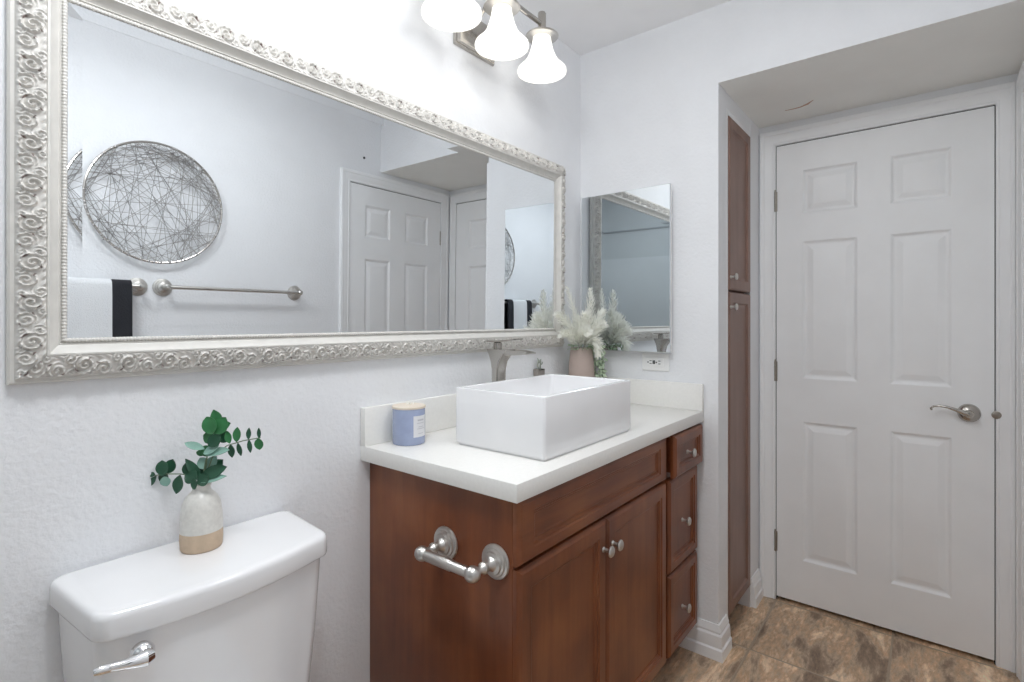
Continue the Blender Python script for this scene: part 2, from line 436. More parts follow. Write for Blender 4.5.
ka = MB(); ka.tube([(1.86, YR+.04, .913), (1.89, YR+.043, .925), (1.93, YR+.043, .934), (1.96, YR+.041, .926)], [.009, .007, .005, .004], 10); ka.build('lever_arm', 'nickel', kl)

# baseboards: profile (height, thickness) run along a path with mitred corners
def base(name, segs):
    prof = [(0, 0), (0, .023), (.038, .022), (.044, .0165), (.050, .0175), (.086, .0150), (.093, .0100), (.100, .0110), (.114, .0070), (.124, .0045), (.124, 0)]
    mb = MB()
    for path in segs:
        path = [Vector((*p, 0)) for p in path]; rings = []
        for i, p in enumerate(path):
            dirs = []
            if i: dirs.append((p-path[i-1]).normalized())
            if i < len(path)-1: dirs.append((path[i+1]-p).normalized())
            ns = [Vector((d.y, -d.x, 0)) for d in dirs]
            n = ns[0] if len(ns) == 1 else (ns[0]+ns[1])/(1+ns[0].dot(ns[1]))
            rings.append([p + n*t + Vector((0, 0, z)) for z, t in prof])
        mb.loft(rings)
    return struct(mb.build(name, 'trim', sharp=20))
base('baseboard_far', [[(XE+.094, YP), (XE, YP), (XE, .768)][::-1]])
base('baseboard_recess', [[(2.452, YP), (2.575, YP)]])
base('baseboard_left', [[(XB+.02, YM), (.876, YM)]])
base('baseboard_right', [[(1.72, YR), (XB+.02, YR)]])

# ------------------------------------------------------------------ big framed mirror (built flat, then leaned a hair forward)
FX0, FX1, FZ0, FZ1 = .155, 1.847, 1.150, 1.902
LW, LH = FX1-FX0, FZ1-FZ0
big = thing('framed_mirror', 'wide wall mirror in an ornate cream scrollwork frame above the vanity and toilet', 'mirror', ((FX0+FX1)/2, YM-.0005, FZ0))
big.rotation_euler = (math.radians(.45), 0, 0)
def side_pt(k, s, v, h):
    """point on frame side k (0 bottom, 1 right, 2 top, 3 left): s along, v in from the outer edge, h off the wall"""
    x, z = [(s, v), (LW-v, s), (LW-s, LH-v), (v, LH-s)][k]
    return (x-LW/2, -h, z)
def flocal(mb, name, m, sharp=32, parent=big):
    o = mb.build(name, m, None, sharp); o.parent = parent; return o
FW = .074
mb = MB()
prof = [(0, 0), (0, .011), (.003, .014), (.008, .014), (.010, .016), (.046, .026), (.0480, .0315), (.0510, .0318), (.0535, .028), (.059, .0205), (.0655, .0165), (.067, .0175), (.0680, .014), (.078, .014), (.080, .006), (.080, 0)]
rings = []
for x, z in ((0, 0), (1, 0), (1, 1), (0, 1)):
    rings.append([((v if x == 0 else LW-v)-LW/2, -h, (v if z == 0 else LH-v)) for v, h in prof])
mb.loft(rings + [rings[0]], True, False, False)
bmesh.ops.remove_doubles(mb.bm, verts=mb.bm.verts, dist=1e-6)
flocal(mb, 'frame', 'frame', 25)
# carved scroll relief as one height field round the four sides
V0, V1 = .0085, .0480
def relief(u, v):
    P = .134
    t = (v-V0)/(V1-V0); v = V0 + t*.034
    basev = .0150 + .0140*t**.5
    h = np.zeros_like(u)
    def spiral(cu, cv, R, hand, pitch, amp, lobes, ph):
        nonlocal h
        du = (u-cu+P/2) % P - P/2; dv = v-cv
        r = np.sqrt(du*du+dv*dv)+1e-6; th = np.arctan2(dv, du)*hand + ph
        m = np.clip((R-r)/(R*.16), 0, 1); m = m*m*(3-2*m)
        arm = .5+.5*np.cos(th - 2*PI*r/pitch)
        arm = arm**1.3
        fl = .5+.5*np.cos(lobes*th + 2*PI*r/(pitch*.75))
        env = .45+.55*np.clip(1-r/R, 0, 1)
        lobe = m*amp*(env*(.80*arm+.06) + .50*fl*np.clip((r/R-.35)/.5, 0, 1)*arm)
        h = np.maximum(h, lobe)
    spiral(.032, .0250, .0172, 1, .0082, .0115, 9, .4)
    spiral(.099, .0262, .0172, -1, .0082, .0115, 9, 2.4)
    spiral(.062, .0190, .0140, -1, .0072, .0090, 7, 1.0)
    spiral(.128, .0190, .0140, 1, .0072, .0090, 7, 2.0)
    spiral(.080, .0345, .0105, 1, .0062, .0078, 5, 0.6)
    spiral(.014, .0350, .0105, -1, .0062, .0078, 5, 2.6)
    spiral(.047, .0375, .0078, 1, .0052, .0062, 4, 1.2)
    spiral(.113, .0130, .0078, 1, .0052, .0062, 4, 0.2)
    spiral(.018, .0140, .0078, -1, .0052, .0062, 4, 1.2)
    spiral(.082, .0150, .0070, -1, .0052, .0055, 4, 2.2)
    spiral(.046, .0145, .0062, 1, .0048, .0050, 4, 0.2)
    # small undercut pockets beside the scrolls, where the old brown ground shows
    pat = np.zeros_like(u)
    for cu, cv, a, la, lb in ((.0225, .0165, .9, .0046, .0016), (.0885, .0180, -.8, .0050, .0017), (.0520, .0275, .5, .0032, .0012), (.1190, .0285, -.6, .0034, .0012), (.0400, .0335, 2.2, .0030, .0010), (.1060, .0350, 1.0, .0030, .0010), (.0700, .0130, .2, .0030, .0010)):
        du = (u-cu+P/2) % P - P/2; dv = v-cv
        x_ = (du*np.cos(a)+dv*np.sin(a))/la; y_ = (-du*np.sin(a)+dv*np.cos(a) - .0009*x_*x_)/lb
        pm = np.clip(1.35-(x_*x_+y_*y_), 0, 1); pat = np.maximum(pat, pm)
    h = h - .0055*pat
    # little comma leaves along both edges
    for cv, per, ph, am in ((.0125, .0134, 0, .0028), (.0390, .0134, .006, .0030)):
        q = ((u*1.0 + (v-cv)*1.1 + ph) % per)/per
        h = np.maximum(h, am*np.clip(np.sin(PI*q), 0, 1)**2*np.exp(-((v-cv)/.0032)**2))
    e = np.clip(np.minimum(t, 1-t)/.05, 0, 1)
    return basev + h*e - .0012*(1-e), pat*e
st = .00125
allv, allf, allp, off = [], [], [], 0
for k in range(4):
    L = LW if k % 2 == 0 else LH
    nv = int(round((V1-V0)/st)); ns = int(round(L/st))
    v = np.linspace(V0, V1, nv+1)[:, None]; a = np.linspace(0, 1, ns+1)[None, :]
    s = v + (L-2*v)*a
    vv = np.broadcast_to(v, s.shape)
    hh_, pt_ = relief(s + (0, .05, .02, .09)[k], vv)
    x, z = [(s, vv), (LW-vv, s), (LW-s, LH-vv), (vv, LH-s)][k]
    allp.append(pt_.reshape(-1)); allv.append(np.stack([x-LW/2, -hh_, z], -1).reshape(-1, 3))
    i = np.arange(nv)[:, None]*(ns+1) + np.arange(ns)[None, :] + off
    q = np.stack([i, i+1, i+ns+2, i+ns+1], -1).reshape(-1, 4)
    allf.append(q); off += (nv+1)*(ns+1)
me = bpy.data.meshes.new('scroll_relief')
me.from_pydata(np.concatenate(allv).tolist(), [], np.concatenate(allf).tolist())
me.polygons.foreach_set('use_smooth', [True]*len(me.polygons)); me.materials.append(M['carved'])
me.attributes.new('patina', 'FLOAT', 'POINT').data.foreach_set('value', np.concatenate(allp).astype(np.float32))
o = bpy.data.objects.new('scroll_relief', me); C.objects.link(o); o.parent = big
o['label'] = 'carved scrollwork band'
# twisted rope bead at the inner edge
mb = MB()
for k in range(4):
    L = LW if k % 2 == 0 else LH
    v0 = .0733; n = int((L-2*v0)/.00145); rings = []
    for i in range(n+1):
        s = v0 + (L-2*v0)*i/n
        rr = .0038*(1+.20*math.sin(i*PI/2)); 
        rings.append([side_pt(k, s, v0+rr*math.cos(t), .0148+rr*math.sin(t)) for t in (0, .6, 1.2, 1.94, 2.54, PI)])
    mb.loft(rings, False)
flocal(mb, 'rope_bead', 'frame', 60)
# silvered glass with a shallow bevelled border
mb = MB()
g0, g1 = .0775, .0775+.021
R = []
for ins, h in ((g0, .01435), (g1, .0139)):
    R.append([(ins-LW/2, -h, ins), (LW-ins-LW/2, -h, ins), (LW-ins-LW/2, -h, LH-ins), (ins-LW/2, -h, LH-ins)])
mb.loft(R, True, False, True)
flocal(mb, 'mirror_glass', 'mirror', .3)

# ------------------------------------------------------------------ small mirror on the end wall, one edge a little proud
small = thing('cabinet_mirror', 'small frameless mirror cabinet on the end wall beside the pampas plumes', 'mirror', (1.98, .99, 1.128))
mb = MB(); mb.box(1.978, XE-.0005, 0.815, 1.165, 1.150, 1.770, .002); mb.build('cabinet_box', 'plastic', small)
mb = MB()
ml, mr_ = Vector((1.9595, 1.184, 0)), Vector((1.9555, .7865, 0))
dr = (mr_-ml).normalized(); nn = Vector((-abs(dr.y), dr.x, 0)).normalized(); nn = Vector((dr.y, -dr.x, 0)).normalized()
if nn.x > 0: nn = -nn
fm = lambda u, z, d: ml + dr*u - nn*d + Vector((0, 0, z))
Wm = (mr_-ml).length
rect_rings(mb, fm, 0, Wm, 1.1335, 1.7880, [(0, .002), (.002, .0)], back=.006)
mb.build('mirror_glass', 'mirror_grey', small, .3)
mb = MB()
rect_rings(mb, fm, .002, Wm-.001, 1.1345, 1.7870, [(0, .0062), (.0005, .0062)], back=.0185)
mb.build('mirror_door', 'plastic', small)

# ------------------------------------------------------------------ vanity
van = thing('vanity_cabinet', 'cherry-stained wooden vanity with two doors and three drawers under the white counter', 'cabinet', (1.44, .95, 0))
FY = .690
mb = MB(); mb.box(.886, 1.986, .709, YM-.002, .105, .8755, .0015); mb.box(.90, 1.984, .77, YM-.002, 0, .105)
mb.build('cabinet_body', 'wood_z', van)
front = lambda y: (lambda u, z, d: Vector((u, y+d, z)))
def knob(parent, x, y, z, s=1.0):
    mb = MB(); mb.lathe([(.0075*s, -.0008), (.0075*s, .002), (.0052*s, .005), (.0052*s, .016*s), (.009*s, .020*s), (.0145*s, .0225*s), (.0152*s, .0255*s), (.0125*s, .0288*s), (.007*s, .0305*s), (0, .031*s)], (x, y, z), (0, -1, 0), 28)
    return mb.build('knob', 'nickel2', parent)
def slab(name, x0, x1, z0, z1, y, fw, m='wood_z', k=0):
    mb = MB()
    rect_rings(mb, front(y), x0, x1, z0, z1, [(0, .009), (.004, .0035), (.010, 0), (fw, 0, k), (fw+.003, .004, k), (fw+.008, .004, k), (fw+.012, .010, k), (fw+.016, .010, k), (fw+.018, .011, k)], back=.0188)
    return mb.build(name, m, van, 18)
slab('false_front', .887, 1.690, .7245, .8690, FY, .030, 'wood_x', .022)
a = slab('cabinet_door', .887, 1.2755, .112, .7175, FY, .040); knob(a, 1.2545, FY+.0008, .642)
b = slab('cabinet_door', 1.2785, 1.690, .112, .7175, FY, .040); knob(b, 1.306, FY+.0008, .642)
# the top drawer stands a little open: its box shows in the gap
dt = slab('drawer', 1.714, 1.986, .724, .8690, FY-.020, .032)
mb = MB(); mb.box(1.728, 1.980, FY-.0015, FY+.0185, .740, .858); mb.build('drawer_box', 'wood_x', dt)
knob(dt, 1.822, FY-.0192, .797)
dm = slab('drawer', 1.714, 1.986, .396, .7150, FY, .032); knob(dm, 1.826, FY+.0008, .552)
dl = slab('drawer', 1.714, 1.986, .112, .3880, FY, .032); knob(dl, 1.826, FY+.0008, .246)

top = thing('countertop', 'white quartz vanity countertop with low backsplash', 'countertop', (1.43, .95, .8766))
mb = MB(); mb.box(.857, XE-.001, .6739, YM-.001, .8766, .9165, .0012); mb.build('worktop', 'quartz', top)
mb = MB(); mb.box(.857, XE-.001, YM-.021, YM-.001, .9167, 1.0205, .001); mb.build('backsplash', 'quartz', top)
mb = MB(); mb.box(XE-.021, XE-.001, .6739, YM-.0215, .9167, 1.0175, .001); mb.build('side_splash', 'quartz', top)

# paper holder on the vanity's side
tp = thing('toilet_paper_holder', 'empty brushed nickel toilet paper holder on the side of the wooden vanity', 'paper holder', (.877, .838, .70))
posts = []; TPX = .8855; TPY = (.912, .755)
for y in TPY:
    mb = MB()
    z = .7240
    mb.lathe([(.0385, 0), (.0390, .002), (.0375, .006), (.0315, .0075), (.0305, .011), (.0255, .0125), (.0240, .017), (.0165, .019), (.0135, .023), (.0100, .029), (.0095, .034), (.0130, .040), (.0132, .045), (.0095, .050), (.0080, .058), (.0080, .075)], (TPX, y, z), (-1, 0, 0), 36)
    p = mb.build('post', 'nickel2', tp)
    mb = MB(); mb.sphere((TPX-.077, y, z), .0172, (1, 1.1, 1)); mb.build('end_ball', 'nickel2', p)
mb = MB()
mb.lathe([(.0112, 0), (.0112, .048), (.0128, .050), (.0128, .122), (.0118, .125), (.0118, .129)], (TPX-.077, .769, .7240), (0, 1, 0), 24); mb.build('roller', 'nickel2', tp)

# ------------------------------------------------------------------ vessel sink and faucet
SX0, SX1, SY0, SY1, SZ0, SZ1 = 1.031, 1.497, .726, 1.029, .9170, 1.0745
sink = thing('vessel_sink', 'white rectangular vessel sink sitting on the vanity countertop', 'sink', (1.26, .88, SZ0))
def rrect(x0, x1, y0, y1, r, z, n=5):
    P = []
    for cx, cy, a0 in ((x1-r, y1-r, 0), (x0+r, y1-r, PI/2), (x0+r, y0+r, PI), (x1-r, y0+r, 1.5*PI)):
        for i in range(n+1):
            a = a0 + PI/2*i/n; P.append((cx+r*math.cos(a), cy+r*math.sin(a), z))
    return P
def rr(ins, z, r): return rrect(SX0+ins, SX1-ins, SY0+ins, SY1-ins, r, z)
mb = MB()
mb.loft([rr(.007, SZ0, .006), rr(.007, SZ0+.005, .006), rr(.0015, SZ0+.0065, .008), rr(0, SZ0+.010, .009), rr(0, SZ1-.004, .009), rr(.0012, SZ1-.0012, .009), rr(.004, SZ1, .009),
         rr(.009, SZ1, .010), rr(.0118, SZ1-.0012, .011), rr(.013, SZ1-.004, .012), rr(.017, SZ0+.055, .018), rr(.024, SZ0+.034, .022), rr(.045, SZ0+.024, .03), rr(.115, SZ0+.020, .03)])
mb.build('basin', 'sink', sink, 40)
mb = MB(); mb.lathe([(.022, 0), (.022, .002), (.017, .003), (.016, .0015), (.013, .0015), (.012, .006), (.004, .008), (0, .008)], (1.26, .90, SZ0+.0201), n=28); mb.build('drain', 'nickel2', sink)

FXc, FYc = 1.312, 1.108
fau = thing('faucet', 'tall brushed nickel waterfall faucet standing behind the white sink', 'faucet', (FXc, FYc, .9167))
mb = MB()
def fr(z, hx, y0, y1, r): return rrect(FXc-hx, FXc+hx, y0, y1, r, z, 4)
mb.loft([fr(.9168, .029, FYc-.029, FYc+.029, .026), fr(.922, .029, FYc-.029, FYc+.029, .026), fr(.924, .0235, FYc-.0235, FYc+.0235, .021), fr(1.03, .0215, FYc-.0215, FYc+.0215, .019),
         fr(1.10, .0215, FYc-.0225, FYc+.0215, .018), fr(1.125, .0225, FYc-.028, FYc+.024, .016), fr(1.145, .0245, FYc-.040, FYc+.028, .012), fr(1.160, .026, FYc-.052, FYc+.032, .008), fr(1.165, .026, FYc-.055, FYc+.033, .008)])
mb.build('faucet_body', 'nickel', fau, 40)
mb = MB()     # open trough spout
def sp(y, z, t):
    w_, wall = .026, .003
    return [(FXc-w_, y, z), (FXc-w_, y, z-t), (FXc+w_, y, z-t), (FXc+w_, y, z), (FXc+w_-wall, y, z), (FXc+w_-wall, y, z-t+.0035), (FXc-w_+wall, y, z-t+.0035), (FXc-w_+wall, y, z)]
mb.loft([sp(FYc-.050, 1.1645, .018), sp(FYc-.080, 1.1640, .0155), sp(FYc-.108, 1.1625, .012), sp(FYc-.126, 1.1605, .008), sp(FYc-.132, 1.159, .006)])
mb.build('spout', 'nickel2', fau)
mb = MB(); mb.lathe([(.014, 0), (.014, .020), (.010, .0225)], (FXc, FYc+.004, 1.1652), n=24)
hub = mb.build('lever_hub', 'nickel', fau)
mb = MB()
def lv(y, z, hw): return [(FXc-hw, y, z), (FXc+hw, y, z), (FXc+hw, y, z+.0042), (FXc-hw, y, z+.0042)]
mb.loft([lv(FYc+.034, 1.1885, .022), lv(FYc+.030, 1.1878, .025), lv(FYc-.035, 1.1905, .025), lv(FYc-.078, 1.196, .022), lv(FYc-.086, 1.197, .018)])
mb.build('lever_handle', 'nickel', hub)

# ------------------------------------------------------------------ toilet
toi = thing('toilet', 'white porcelain toilet with chrome flush lever against the mirror wall', 'toilet', (.425, .85, 0))
def tank_ring(z, hw, yb, ends, bulge, r, xc=.4270, n=7):
    P = []
    yf = lambda x: ends - bulge*(1-((x-xc)/hw)**2) + .022*(x-xc)
    # back edge then round the corners, front edge bowed
    for cx, cy, a0 in ((xc+hw-r*.7, yb-r*.7, 0), (xc-hw+r*.7, yb-r*.7, PI/2)):
        for i in range(n+1):
            a = a0+PI/2*i/n; P.append((cx+r*.7*math.cos(a), cy+r*.7*math.sin(a), z))
    for i in range(n+1):
        a = PI+PI/2*i/n; P.append((xc-hw+r+r*math.cos(a), yf(xc-hw+r)+r+r*math.sin(a), z))
    for i in range(1, 16):
        x = xc-hw+r + (2*hw-2*r)*i/16; P.append((x, yf(x), z))
    for i in range(n+1):
        a = 1.5*PI+PI/2*i/n; P.append((xc+hw-r+r*math.cos(a), yf(xc+hw-r)+r+r*math.sin(a), z))
    # the ends run in a little towards the front
    return [(xc+(x-xc)*(1-.085*(yb-y)/.21), y, z) for x, y, z in P]
mb = MB()
yb = YM-.012
mb.loft([tank_ring(z, hw, yb, e+.016, .036, .036) for z, hw, e in ((.390, .166, 1.035), (.400, .179, 1.022), (.44, .188, 1.014), (.60, .203, 1.004), (.70, .2095, .999), (.7601, .2125, .9965))])
mb.build('tank', 'porcelain', toi, 50)
mb = MB()
mb.loft([tank_ring(z, .2215-i, yb+.006-i*.3, 1.0000+i, .035, .028) for z, i in ((.7605, .009), (.7607, .004), (.7625, .0012), (.7665, 0), (.7935, .0), (.7985, .0010), (.8020, .0032), (.8045, .0065), (.8055, .011), (.8060, .02))])
mb.build('tank_lid', 'porcelain', toi, 60)
mb = MB()
ly = .9700
mb.lathe([(.017, -.004), (.017, .004), (.0155, .008), (.011, .013), (.0105, .020), (0, .021)], (.280, ly+.002, .7345), (0, -1, 0), 24)
fl = mb.build('flush_lever', 'chrome', toi)
mb = MB()
mb.tube([(.288, ly-.016, .7350), (.278, ly-.018, .7350), (.266, ly-.018, .7360), (.250, ly-.018, .7390), (.235, ly-.018, .7425), (.222, ly-.017, .7445), (.214, ly-.016, .7445)], [.009, .0128, .0102, .0078, .0068, .0070, .0045], 14)
mb.build('lever_arm', 'chrome', fl)
def oval(z, hw, y0, y1, n=36):
    cy = (y0+y1)/2; ly_ = (y1-y0)/2
    return [(.4255+hw*math.copysign(abs(math.cos(2*PI*i/n))**.85, math.cos(2*PI*i/n)), cy+ly_*math.sin(2*PI*i/n), z) for i in range(n)]
mb = MB()
mb.loft([oval(0, .115, .60, 1.10), oval(.02, .118, .595, 1.105), oval(.12, .105, .62, 1.10), oval(.22, .120, .585, 1.12), oval(.31, .165, .515, 1.16), oval(.37, .182, .490, 1.19), oval(.389, .183, .485, 1.195)])
mb.build('bowl', 'porcelain', toi, 50)
mb = MB(); mb.loft([oval(.390, .184, .482, .96), oval(.400, .188, .476, .965), oval(.409, .186, .478, .963), oval(.4095, .12, .56, .90)]); mb.build('seat', 'plastic', toi, 50)
mb = MB(); mb.loft([oval(.410, .186, .480, .963), oval(.420, .188, .476, .965), oval(.430, .18, .486, .957), oval(.434, .12, .56, .90)]); mb.build('seat_lid', 'plastic', toi, 50)

# ------------------------------------------------------------------ vase with eucalyptus on the tank lid
VX, VY, VZ = .4287, 1.1385, .8062
vase = thing('bud_vase', 'small cream speckled vase with bare tan clay base on the toilet tank lid', 'vase', (VX, VY, VZ))
VS = .90
body = [(.0385*VS, 0), (.0410*VS, .003), (.0425*VS, .020), (.0420*VS, .036)]
mb = MB(); mb.lathe(body, (VX, VY, VZ), n=40); mb.build('clay_base', 'vase_clay', vase)
mb = MB(); mb.lathe([(q*VS, z) for q, z in [(.0424, .0362), (.0422, .050), (.0405, .072), (.0375, .088), (.0325, .100), (.0250, .108), (.0200, .112), (.0180, .117), (.0185, .122), (.0205, .126), (.0195, .128), (.0165, .126), (.0145, .118), (.0150, .108), (.028, .090), (.034, .06), (.034, .04)]], (VX, VY, VZ), n=40)
mb.build('glazed_body', 'vase_glaze', vase)
PXM = 1.026/523.8
def vp(px, py, dep=0):
    """a point near the vase given by how far it is beside and above the neck"""
    c0 = Vector((VX, VY, VZ+.126)); fwd = Vector((math.cos(YAW), math.sin(YAW), 0))
    return c0 + CAMR*((px-202)*PXM) + Vector((0, 0, (485-py)*PXM)) + fwd*dep
FWD = Vector((math.cos(YAW), math.sin(YAW), 0))
def sprig(name, label, stem_pts, leaves):
    root = thing(name, label, 'foliage', vp(202, 487), 'eucalyptus sprigs in the bud vase')
    mb = MB(); mb.tube([vp(203, 512), *stem_pts], .0011, 6); mb.build('stem', 'stem', root)
    by = {}
    for px, py, qx, qy, W, dep, tilt, m, tip in leaves:
        a = vp(px, py, dep); b = vp(qx, qy, dep)
        nrm = -FWD + Vector((0, 0, tilt)) + CAMR*(tilt*.3)
        by.setdefault(m, MB()).leaf(a, b-a, nrm, (b-a).length, W*PXM, .10, tip, 8)
    for m, mb in by.items(): mb.build('leaves', m, root, 60)
    return root
sprig('eucalyptus_sprig', 'upright eucalyptus sprig with large rounded green leaves in the cream vase', [vp(203, 480), vp(206, 462), vp(212, 445), vp(219, 425)],
  [(219, 427, 212, 410, 12, .005, .1, 'leaf_g', 1), (219, 428, 231, 423, 10, .0, .3, 'leaf_g', .9), (216, 433, 209, 416, 15, -.008, .1, 'leaf_g', .2), (217, 434, 227, 417, 16, -.004, -.1, 'leaf_g', .3),
   (214, 440, 202, 436, 13, .005, .1, 'leaf_g', .4), (217, 436, 230, 440, 12, .006, .2, 'leaf_d', .4), (213, 445, 224, 434, 13, -.012, .2, 'leaf_d', .3), (212, 447, 202, 456, 12, .0, .2, 'leaf_g', .6)])
sprig('eucalyptus_sprig', 'eucalyptus sprig with pale mint leaves in the middle of the cream vase', [vp(204, 480), vp(207, 465), vp(208, 452)],
  [(207, 449, 186, 442, 8, -.006, .8, 'leaf_p', .5), (208, 453, 222, 444, 9, -.012, .8, 'leaf_p', .4), (208, 454, 232, 448, 10, -.010, 1.2, 'leaf_p', .3), (206, 455, 195, 453, 7, .004, .6, 'leaf_g', .5),
   (206, 470, 199, 459, 12, .004, .3, 'leaf_p', .4), (206, 470, 215, 458, 11, .006, .3, 'leaf_p', .5), (204, 477, 229, 466, 13, -.010, .5, 'leaf_d', .4), (204, 478, 220, 462, 14, .010, .1, 'leaf_d', .4),
   (204, 480, 186, 459, 9, -.004, .4, 'leaf_d', .8), (203, 480, 192, 468, 14, .008, .1, 'leaf_d', .3), (203, 481, 230, 474, 8, -.014, 1.0, 'leaf_p', .8), (203, 482, 214, 475, 13, -.016, .5, 'leaf_d', .5),
   (203, 481, 196, 484, 12, -.016, .5, 'leaf_d', .5), (201, 479, 188, 474, 14, -.010, .4, 'leaf_d', .4)])
sprig('eucalyptus_sprig', 'thin eucalyptus sprig reaching out to the right of the cream vase', [vp(206, 477), vp(213, 458), vp(228, 446), vp(245, 441), vp(262, 438)],
  [(231, 444, 227, 431, 7, 0, .2, 'leaf_g', .6), (231, 445, 232, 459, 7, .003, .2, 'leaf_d', .7), (239, 442, 239, 427, 8, -.004, .2, 'leaf_g', .5), (239, 443, 242, 457, 5, 0, .2, 'leaf_d', .8),
   (250, 440, 250, 428, 5, 0, .2, 'leaf_d', .8), (250, 440, 251, 454, 5, .002, .1, 'leaf_d', .8), (261, 439, 260, 428, 4, 0, .2, 'leaf_d', .7), (261, 438, 262, 450, 9, -.004, .1, 'leaf_g', .3)])
sprig('eucalyptus_sprig', 'eucalyptus sprig leaning out to the left of the cream vase', [vp(201, 481), vp(194, 477), vp(180, 475), vp(164, 475), vp(152, 477)],
  [(182, 475, 177, 495, 11, -.005, .2, 'leaf_d', .8), (186, 478, 186, 463, 10, .004, .2, 'leaf_d', .7), (165, 474, 159, 485, 11, .004, .2, 'leaf_d', .3), (164, 476, 162, 461, 13, -.003, .1, 'leaf_d', .2),
   (166, 475, 170, 461, 12, .006, .1, 'leaf_d', .3), (165, 477, 168, 487, 10, -.004, .3, 'leaf_p', .4), (156, 477, 147, 488, 6, 0, .3, 'leaf_d', .8), (155, 476, 148, 475, 5, 0, .3, 'leaf_d', .8)])

# ------------------------------------------------------------------ candle on the counter
CX_, CY_, CZ_ = .9640, 1.1430, .9167
can = thing('candle_jar', 'blue candle jar with pale lid and white paper label on the countertop', 'candle', (CX_, CY_, CZ_))
RC = .0450
mb = MB(); mb.lathe([(RC-.003, 0), (RC-.0008, .0012), (RC, .004), (RC, .0970), (RC-.0006, .0980), (RC-.004, .0978), (RC-.004, .093)], (CX_, CY_, CZ_), n=48); mb.build('jar', 'candle', can)
mb = MB(); mb.lathe([(RC+.001, .0982), (RC+.0015, .0990), (RC+.0015, .1036), (RC, .1048), (.02, .1050)], (CX_, CY_, CZ_), n=48); mb.build('lid', 'lidwood', can)
def wrap(a0, a1, z0, z1, r, mb=None):
    mb = mb or MB(); n = 14; rings = []
    for i in range(n+1):
        a = a0+(a1-a0)*i/n; c_, s_ = math.cos(a), math.sin(a)
        rings.append([(CX_+q*c_, CY_+q*s_, CZ_+z) for q, z in ((r, z0), (r+.0005, z0), (r+.0005, z1), (r, z1))])
    mb.loft(rings); return mb
ang = math.atan2(-CY_, -CX_)      # the side turned to the room
lab = wrap(ang+.28, ang+1.30, .022, .080, RC-.0001).build('paper_label', 'paper', can)
mb = MB()
for z, h, a, b in ((.066, .0042, .55, 1.05), (.059, .0016, .5, 1.1), (.049, .0016, .6, 1.0), (.044, .0016, .52, 1.08), (.031, .0014, .6, 1.0)): wrap(ang+a, ang+b, z, z+h, RC+.00025, mb)
mb.build('label_lines', 'print', lab)
mb = MB(); random.seed(4)
for i in range(6):
    a = random.uniform(0, 6.28); r = random.uniform(0, .010)
    p = Vector((CX_+.008+r*math.cos(a), CY_+.004+r*math.sin(a), CZ_+.1050))
    q = p+Vector((random.uniform(-.006, .006), random.uniform(-.006, .006), random.uniform(.005, .010)))
    mb.tube([p, (p+q)/2+Vector((.001, .001, .001)), q], [.0012, .0016, .0008], 6)
mb.build('lid_ornament', 'plume', can)['label'] = 'small white dried bits on the lid'

# ------------------------------------------------------------------ tiny potted plant on the backsplash ledge
PX_, PY_, PZ_ = 1.670, YM-.0155, 1.0212
pot = thing('potted_sprig', 'tiny grey-brown pot with a small branching plant just right of the faucet', 'plant', (PX_, PY_, PZ_))
mb = MB(); mb.loft([rrect(PX_-h, PX_+h, PY_-.0125, PY_+.0125, .003, PZ_+z) for z, h in ((0, .020), (.002, .021), (.046, .0225), (.047, .0215), (.0475, .019), (.042, .0185))]); mb.build('pot', 'greypot', pot)
mb = MB()
for dx, h, f in ((-.006, .040, -.004), (.006, .036, .002)):
    b0 = Vector((PX_+dx, PY_, PZ_+.042)); mb.tube([b0, b0+Vector((f, 0, h*.5)), b0+Vector((f*.3, -.002, h)), b0+Vector((f*2, -.002, h+.008))], [.0022, .003, .0032, .0012], 8)
mb.tube([(PX_+.006, PY_, PZ_+.062), (PX_+.014, PY_-.003, PZ_+.066), (PX_+.019, PY_-.003, PZ_+.074)], [.002, .0026, .0018], 8)
mb.tube([(PX_-.008, PY_, PZ_+.068), (PX_-.001, PY_-.002, PZ_+.074), (PX_+.002, PY_-.003, PZ_+.084)], [.002, .0026, .0012], 8)
mb.build('plant', 'sage', pot)

